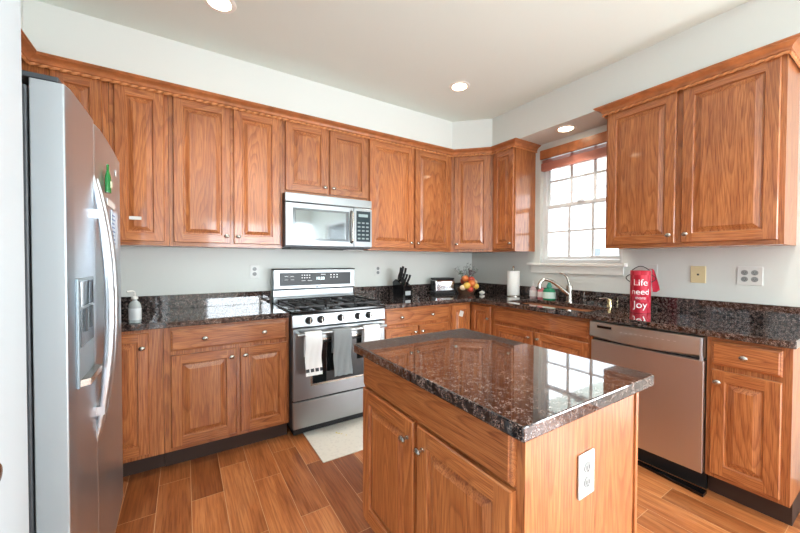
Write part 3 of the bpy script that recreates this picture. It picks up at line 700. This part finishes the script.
# ------------------------------------------------------------------ dishwasher
dw = thing('dishwasher', 'stainless steel dishwasher under the counter near the red canister', 'dishwasher', (0, -1.813, 0), R(-90))
DWW = .609
MB().box(.004, DWW-.004, -.60, -.03, .11, .872).build('body', GREY, dw)
MB().box(.002, DWW-.002, -.64, -.601, .118, .738).build('door_panel', SSD, dw, bevel=.004)
mb = MB(); v = []
n = 12
lo = []
for i in range(n+1):
    u = i/n; x = .002+(DWW-.004)*u; bul = .012*math.sin(math.pi*u)
    v += [(x, -.601, .742), (x, -.642-bul*.3, .760-bul), (x, -.664-bul, .775-bul*1.2), (x, -.658-bul, .868), (x, -.601, .870)]
for i in range(n):
    for k in range(5): mb.f.append((i*5+k, i*5+(k+1) % 5, (i+1)*5+(k+1) % 5, (i+1)*5+k)); mb.m.append(0)
mb.f += [(4, 3, 2, 1, 0), tuple(n*5+k for k in range(5))]; mb.m += [0, 0]; mb.v = v
dc = mb.build('control_strip', steel('satin_strip', (206, 204, 196), .32), dw, smooth=True)
marks(dc, -.6745, [(.20+.028*k, .213+.028*k, .826, .829) for k in range(11)], nm='strip_print')
MB().box(.055, .145, -.6690, -.660, .832, .848).build('brand_badge', BLACK, dc)
MB().box(DWW-.014, DWW-.002, -.668, -.6415, .742, .866).build('end_cap', mat('cap_grey', (190, 196, 202), .3, .5), dc, bevel=.002)
MB().box(.004, DWW-.004, -.56, -.54, .004, .112).build('kick_plate', BLKM, dw)
kp = MB().prism([(.25, -.60), (.62, -.60), (.62, -.66), (.28, -.625)][::-1], .002, .02).build('toe_grille', BLACK, dw, bevel=.002)

# ------------------------------------------------------------------ window blind
bl = thing('window_blind', 'raised oak-toned wooden blind at the top of the window', 'blind', (0, 0, 0))
ya, yb = WY1+.004, WY0-.004
MB().box(-.022, .0, ya, yb, 2.288, 2.376).build('valance', OPL, bl, bevel=.004)
for k in range(4): MB().box(.006, .042, ya+.006, yb-.006, 2.252+.009*k, 2.2545+.009*k).build('slat', mat('blind_slat', (196, 128, 110), .4), bl)
mb = MB()
for k in range(11): mb.box(-.003, .040, ya+.005, yb-.005, 2.193+.0052*k, 2.1968+.0052*k)
mb.build('slat_stack', mat('blind_slat', (196, 128, 110), .4), bl)
MB().box(-.004, .041, ya+.005, yb-.005, 2.175, 2.192).build('bottom_rail', mat('blind_slat', (196, 128, 110), .4), bl, bevel=.002)

# ------------------------------------------------------------------ downlights
names = ['round recessed ceiling light cut off by the top of the photo, left', 'round recessed ceiling light in front of the far corner', 'round recessed light in the soffit above the window']
TR = mat('lamp_trim', (240, 238, 230), .4); BU = glow('lamp_glow', (255, 236, 205), 7)
def lamp(q, lab):
    t = thing('recessed_light', lab, 'ceiling light', (q[0], q[1], q[2]), 0, 'recessed ceiling lights')
    mb = MB(); mb.lathe([(.062, -.001), (.062, -.006), (.085, -.004), (.088, -.0005), (.06, -.0005)], 32).build('trim_ring', TR, t, smooth=True)
    MB().lathe([(.001, -.0065), (.058, -.0065), (.058, -.004), (.001, -.004)], 32).build('bulb', BU, t, smooth=True)
for q, lab in zip(LAMPS, names): lamp((q[0], q[1], CZ if q[2] > 2.5 else 2.44), lab)

# ------------------------------------------------------------------ outlets
def plate(label, loc, rz, w=.072, h=.116, m=WPLAS, kind='duplex', group='wall outlets and plates', name='wall_outlet'):
    t = thing(name, label, 'outlet', loc, rz, group)
    p = MB().box(-w/2, w/2, -.0065, -.0005, -h/2, h/2).build('cover_plate', m, t, bevel=.003)
    gangs = [0] if w < .1 else [-.023, .023]
    for gx in gangs:
        if kind == 'duplex':
            for z in (-.021, .021):
                r_ = MB().lathe([(.0165, 0), (.0165, .002), (.001, .0021)], 20, 0, Matrix.Translation((gx, -.0066, z)) @ Matrix.Rotation(R(90), 4, 'X')).build('socket', mat('socket_grey', (140, 143, 142), .4) if m is WPLAS else m, t)
                MB().box(gx-.007, gx-.005, -.0092, -.0088, z-.004, z+.006).box(gx+.005, gx+.007, -.0092, -.0088, z-.004, z+.006).box(gx-.002, gx+.002, -.0092, -.0088, z-.011, z-.007).build('slots', GREY, r_)
        elif kind == 'jack': MB().box(gx-.006, gx+.006, -.0072, -.0066, -.006, .006).build('jack', BLKM, t)
        else: MB().box(gx-.005, gx+.005, -.014, -.0066, -.012, .012).build('toggle', m, t)
    return t
plate('white duplex outlet on the back wall left of the range', (-2.52, 0, 1.185), 0)
plate('white duplex outlet on the back wall between range and knife block', (-1.334, 0, 1.178), 0)
plate('white wall plate behind the red canister', (0, -1.905, 1.20), R(-90), .118, .118, kind='toggle', name='wall_switch')
plate('beige phone jack plate on the right wall beside the red canister', (0, -2.205, 1.19), R(-90), .085, .118, BEIGE, 'jack', name='phone_jack')
plate('double white outlet plate at the right end of the wall', (0, -2.46, 1.19), R(-90), .118, .118)
plate('white outlet on the end panel of the kitchen island', (-2.07, -2.5605, .682), 0, .078, .124)

# ------------------------------------------------------------------ rug
m = mat('rug_weave', (226, 222, 206), .95); tc = nd(m, 'ShaderNodeTexCoord'); wv = nd(m, 'ShaderNodeTexVoronoi'); wv.inputs['Scale'].default_value = 40
lk(m, tc.outputs['Object'], wv.inputs['Vector']); lk(m, ramp(m, [(0, (212, 209, 200)), (.5, (224, 221, 211))], wv.outputs['Distance']), m.node_tree.nodes['Principled BSDF'].inputs['Base Color'])
rug = MB().box(-2.29, -1.50, -1.035, -.60, .0005, .008).build('floor_mat', m, bevel=.003)
tag(rug, 'cream kitchen mat with yellow sprigs on the floor before the range', 'rug')
mb = MB()
for cx, cy in ((-2.09, -.735), (-1.86, -.72), (-1.66, -.90)):
    for k in range(5):
        a = -.6+k*.35; mb.add([(cx+.012*k, cy-.02*k, .0085), (cx+.012*k+.018*math.cos(a), cy-.02*k+.03*math.sin(a), .0085), (cx+.012*k+.014, cy-.02*k+.012, .0085)], [(0, 1, 2)])
mb.build('sprig_print', mat('yellow_print', (214, 200, 90), .9), rug)

# ------------------------------------------------------------------ counter items
CT = .9145
# knife block
kbx = thing('knife_block', 'black knife block on the counter right of the range', 'knife block', (-1.17, -.20, CT), R(6))
mb = MB(); v = []
for x in (-.05, .055): v += [(x, -.10, 0), (x, .07, 0), (x, .085, .15), (x, .04, .178), (x, -.10, .115)]
mb.add(v, [(0, 1, 2, 3, 4), (9, 8, 7, 6, 5)]+[(i, 5+i, 5+(i+1) % 5, (i+1) % 5) for i in range(5)]); mb.build('block', BLACK, kbx, bevel=.004)
MB().box(-.03, .035, -.1025, -.1005, .025, .065).build('badge', mat('badge_silver', (200, 205, 208), .3, .4), kbx)
kproto = None; kl = ['large', 'long', 'medium', 'slim', 'short', 'small']
nv = Vector((0, -.72, .69)); 
spots = [(-.032, .012, .115), (-.005, .012, .125), (.03, .012, .11), (-.035, -.04, .085), (0, -.045, .08), (.035, -.05, .075)]
M0 = Matrix.Translation(kbx.location) @ Matrix.Rotation(R(6), 4, 'Z')
for i, (x, y, Lh) in enumerate(spots):
    zz = .117+(y+.10)/.14*.063
    p = M0 @ Vector((x, y, zz))
    if kproto is None:
        kproto = thing('kitchen_knife', '', 'knife', p, R(6), 'knives in the block')
        MB().box(-.008, .008, -.011, .011, 0, .012).xf(Matrix.Rotation(R(24), 4, 'X')).build('bolster', NICKEL, kproto)
        MB().tube([(0, 0, .0125), (0, .002, .04), (0, -.002, .08), (0, .004, .118)], [.010, .012, .010, .012], 10).xf(Matrix.Rotation(R(24), 4, 'X')).build('handle', BLKM, kproto, smooth=True)
        k = kproto
    else: k = dup(kproto, p, R(6), '')
    k['label'] = ['leftmost knife in the rear row of the black block', 'middle knife in the rear row of the black block', 'rightmost knife in the rear row of the black block',
                  'leftmost knife in the front row of the black block', 'middle knife in the front row of the black block', 'rightmost knife in the front row of the black block'][i]
    k.scale = (1, 1, Lh/.098)
# toaster
to = thing('toaster', 'chrome and black two-slot toaster in the back corner of the counter', 'toaster', (-.585, -.14, CT), R(-12))
MB().box(-.125, .125, -.075, .075, .0, .024).build('base', BLKM, to, bevel=.006)
MB().box(-.12, .12, -.072, .072, .0245, .155).build('housing', CHROME, to, bevel=.018)
MB().box(-.115, .115, -.066, .066, .1555, .176).build('top', BLKM, to, bevel=.006)
MB().box(-.095, .095, -.04, -.015, .1765, .178).box(-.095, .095, .015, .04, .1765, .178).build('slots', BLACK, to)
MB().box(-.142, -.121, -.012, .012, .10, .125).build('lever', BLKM, to, bevel=.003); MB().box(-.125, -.1205, -.05, .05, .045, .145).build('end_cap', BLKM, to, bevel=.002)
# fall arrangement
fa = thing('fall_centrepiece', 'autumn arrangement of apples, pumpkins and twigs beside the toaster', 'decoration', (-.375, -.30, CT)); fa.scale = (1.12, 1.12, 1.15)
MB().lathe([(.001, 0), (.07, .001), (.088, .03), (.095, .06), (.085, .06), (.001, .04)], 20).build('basket', mat('wicker', (92, 62, 44), .8), fa, smooth=True)
fruit = [(-.06, -.07, .085, .036, 'y'), (-.01, -.09, .105, .036, 'o'), (.05, -.075, .075, .034, 'y'), (-.03, -.085, .05, .033, 'r'), (-.085, -.04, .065, .03, 'c'), (.035, -.03, .135, .038, 'r'), (-.035, -.02, .15, .034, 'o'), (.09, -.02, .11, .03, 'c'), (.015, .03, .12, .05, 'r')]
cm = {'y': mat('apple_yellow', (236, 190, 84), .35), 'o': mat('pumpkin_orange', (226, 128, 66), .4), 'r': mat('apple_red', (196, 72, 52), .35), 'c': mat('gourd_cream', (238, 206, 168), .45)}
for x, y, z, r_, c in fruit:
    f_ = MB().ball((x, y, z), r_, 16, 0, .88).build('fruit', cm[c], fa, smooth=True)
    MB().tube([(x, y, z+r_*.8), (x+.004, y, z+r_*1.15)], .0025, 6).build('stem', BLKM, f_)
LG = mat('sage_leaf', (86, 104, 86), .7); LD = mat('twig_brown', (74, 56, 52), .7)
for k in range(16):
    a = 2*math.pi*k/16+.2; l = .15+.09*random.random(); rr = .05+.07*random.random()
    tip = (rr*1.25*math.cos(a), rr*1.25*math.sin(a)*.8, .06+l); mb = MB()
    mb.tube([(.02*math.cos(a), .02*math.sin(a), .06), (rr*.5*math.cos(a), rr*.5*math.sin(a)*.8, .06+l*.6), tip], [.003, .002, .0012], 5)
    for j in range(5):
        u = .35+.15*j; c0 = Vector((rr*1.2*u*math.cos(a), rr*1.2*u*math.sin(a)*.8, .06+l*u)); d_ = Vector((math.cos(a+2.1*j), math.sin(a+2.1*j), .6))*.028; s_ = Vector((-d_.y, d_.x, 0)).normalized()*.006
        mb.add([c0, c0+d_*.5+s_, c0+d_, c0+d_*.5-s_, c0+d_*.5+Vector((0, 0, .002))], [(0, 1, 4), (1, 2, 4), (2, 3, 4), (3, 0, 4)])
    mb.build('sprig', LG if k % 3 else LD, fa)
mb = MB(); m2 = mat('ribbon_dark', (70, 22, 30), .5)
for k in range(6):
    a = k*.28; mb.box(.005+.017*k, .018+.017*k, -.03, -.028, .17+.006*k, .235-.004*k)
mb.build('ribbon', m2, fa); mb = MB()
for k in range(5): mb.box(.0185+.017*k, .0215+.017*k, -.0302, -.028, .174+.006*k, .232-.004*k)
mb.build('ribbon_stripe', WPLAS, fa)
gd = tag(MB().ball((0, 0, .018), .03, 16, 0, .6).lathe([(.004, .03), (.003, .045), (.001, .046)], 8).build('white_gourd', mat('gourd_white', (226, 222, 214), .5), None, (-.27, -.435, CT), smooth=True), 'small white gourd on the counter beside the autumn arrangement', 'gourd')
# paper towels
ph = thing('paper_towel_holder', 'metal paper towel holder on the counter left of the window', 'holder', (-.125, -.735, CT))
MB().lathe([(.001, 0), (.075, 0), (.075, .006), (.06, .01), (.001, .011)], 28).build('base', NICKEL, ph, smooth=True)
MB().lathe([(.006, .0112), (.006, .285), (.011, .29), (.013, .30), (.007, .31), (.001, .312)], 14).build('rod', NICKEL, ph, smooth=True)
tag(MB().lathe([(.018, 0), (.062, 0), (.063, .003), (.063, .247), (.062, .25), (.018, .25), (.018, 0)], 32, caps=False).build('paper_towel_roll', cloth('paper_white', (244, 244, 240), 200), None, (-.125, -.735, CT+.0118), smooth=True), 'white paper towel roll standing on its holder', 'paper towels')
# soap bottles
def bottle(name, label, loc, h, r_, m, capm, lab, sx=1, pump=True, g=None, cat='bottle'):
    t = thing(name, label, cat, (loc[0], loc[1], CT), R(-60), g)
    hb = h*.68
    MB().lathe([(.001, 0), (r_*.95, .001), (r_, .008), (r_, hb*.75), (r_*.8, hb*.9), (r_*.4, hb), (r_*.38, hb+.008), (.001, hb+.0085)], 22, 0, None, sx, .7).build('bottle', m, t, smooth=True)
    if lab: MB().lathe([(r_*1.015, hb*.15), (r_*1.02, hb*.16), (r_*1.02, hb*.66), (r_*1.015, hb*.67)], 22, 0, None, sx, .7).build('paper_label', lab, t, smooth=True)
    if pump:
        MB().lathe([(r_*.42, hb+.009), (r_*.42, hb+.022), (.005, hb+.024), (.005, h-.012), (.001, h-.0115)], 14).tube([(.0, 0, h-.012), (-.0, -.012, h-.004), (0, -.038, h-.008)], .0055, 8).build('pump', capm, t, smooth=True)
    else: MB().lathe([(r_*.45, hb+.009), (r_*.45, hb+.02), (r_*.25, h-.01), (r_*.25, h), (.001, h+.001)], 14).build('cap', capm, t, smooth=True)
    return t
CLR = mat('clear_pink_plastic', (232, 206, 206), .12, 0, 0, Transmission_Weight=.4); PK = mat('pink_soap', (214, 120, 130), .2)
bottle('soap_bottle', 'clear soap pump bottle left of the sink, next to the paper towels', (-.10, -.955), .165, .033, CLR, WPLAS, mat('label_white', (226, 222, 220), .5), g='bottles by the sink')
bottle('soap_bottle', 'pink and white soap pump bottle beside the green dish soap', (-.10, -1.045), .155, .033, PK, WPLAS, mat('label_pale', (238, 226, 222), .5), g='bottles by the sink')
bottle('dish_soap_bottle', 'squat green dish soap bottle behind the sink', (-.13, -1.15), .165, .055, mat('green_soap', (36, 140, 100), .15), mat('green_cap', (60, 150, 130), .3), mat('label_mint', (206, 228, 218), .4), pump=False, g='bottles by the sink')
bottle('lotion_bottle', 'clear pump bottle at the left end of the counter by the refrigerator', (-3.265, -.59), .19, .04, mat('clear_bottle', (206, 216, 218), .12, 0, 0, Transmission_Weight=.35), WPLAS, mat('label_grey', (206, 214, 216), .5), g=None)
# red canister
rc = thing('red_canister', 'tall red canister with white script lettering on the right counter', 'canister', (-.255, -1.955, CT), R(-68))
cr = .062; chh = .30
mred = mat('red_enamel', (196, 42, 62), .3); tc = nd(mred, 'ShaderNodeTexCoord'); ck = nd(mred, 'ShaderNodeTexChecker'); ck.inputs['Scale'].default_value = 26
lk(mred, tc.outputs['Object'], ck.inputs['Vector']); ck.inputs['Color1'].default_value = lin((186, 34, 54)); ck.inputs['Color2'].default_value = lin((208, 66, 84)); lk(mred, ck.outputs[0], mred.node_tree.nodes['Principled BSDF'].inputs['Base Color'])
MB().lathe([(.001, 0), (cr-.002, 0), (cr, .003), (cr, chh-.004), (cr+.002, chh), (cr-.003, chh), (cr-.004, .01), (.001, .009)], 36).build('body', mred, rc, smooth=True)
for wd, z, s_ in (('Life', .215, .064), ('need', .150, .058), ('more', .108, .030), ('Joy', .058, .07)):
    text('lettering', wd, s_, MARK, rc, Matrix.Translation((0, -cr-.0006, z)) @ FRONT, .0006, wrap=cr)
for sgn in (-1, 1):
    pts = [(sgn*(cr+.001), 0, chh-.03)] + [(sgn*(cr+.003+.022*math.sin(math.pi*i/8)), .0, chh-.03-.05*i/8+.0) for i in range(1, 8)] + [(sgn*(cr+.001), 0, chh-.082)]
    MB().tube(pts, .003, 8).build('side_handle', BLKM, rc, smooth=True)
mb = MB(); pts = [(-.05+.1*i/12, -.02, chh+.003+.028*math.sin(math.pi*i/12)) for i in range(13)]
mb.tube(pts, .0028, 8).build('wire_handle', BLKM, rc, smooth=True)
# red cloth spilling from the canister
mb = MB(); v = []
rows = [(.044, .058, .008), (.052, .068, .013), (.066, .078, .004), (.066, .088, -.03), (.066, .098, -.07), (.067, .108, -.11), (.070, .112, -.135), (.072, .094, -.152)]
P_ = len(rows)
for s_ in (0, .003):
    for i, (xa, xb, z) in enumerate(rows):
        for k in range(5): v.append((xa+(xb-xa)*k/4, .03+s_+.004*math.sin(i+k*1.7), chh+z))
mb.v = v; c = P_*5
for i in range(P_-1):
    for k in range(4):
        a = i*5+k; mb.f += [(a, a+5, a+6, a+1), (c+a, c+a+1, c+a+6, c+a+5)]; mb.m += [0, 0]
    for k in (0, 4): a = i*5+k; mb.f.append((a, a+5, c+a+5, c+a)); mb.m.append(0)
for i in (0, P_-1):
    for k in range(4): a = i*5+k; mb.f.append((a, a+1, c+a+1, c+a)); mb.m.append(0)
rcl = mb.build('dish_cloth', cloth('red_cloth', (176, 32, 56)), None, (-.255, -1.955, CT), R(-68), smooth=True)
tag(rcl, 'dark red cloth hanging out of the right side of the red canister', 'cloth')
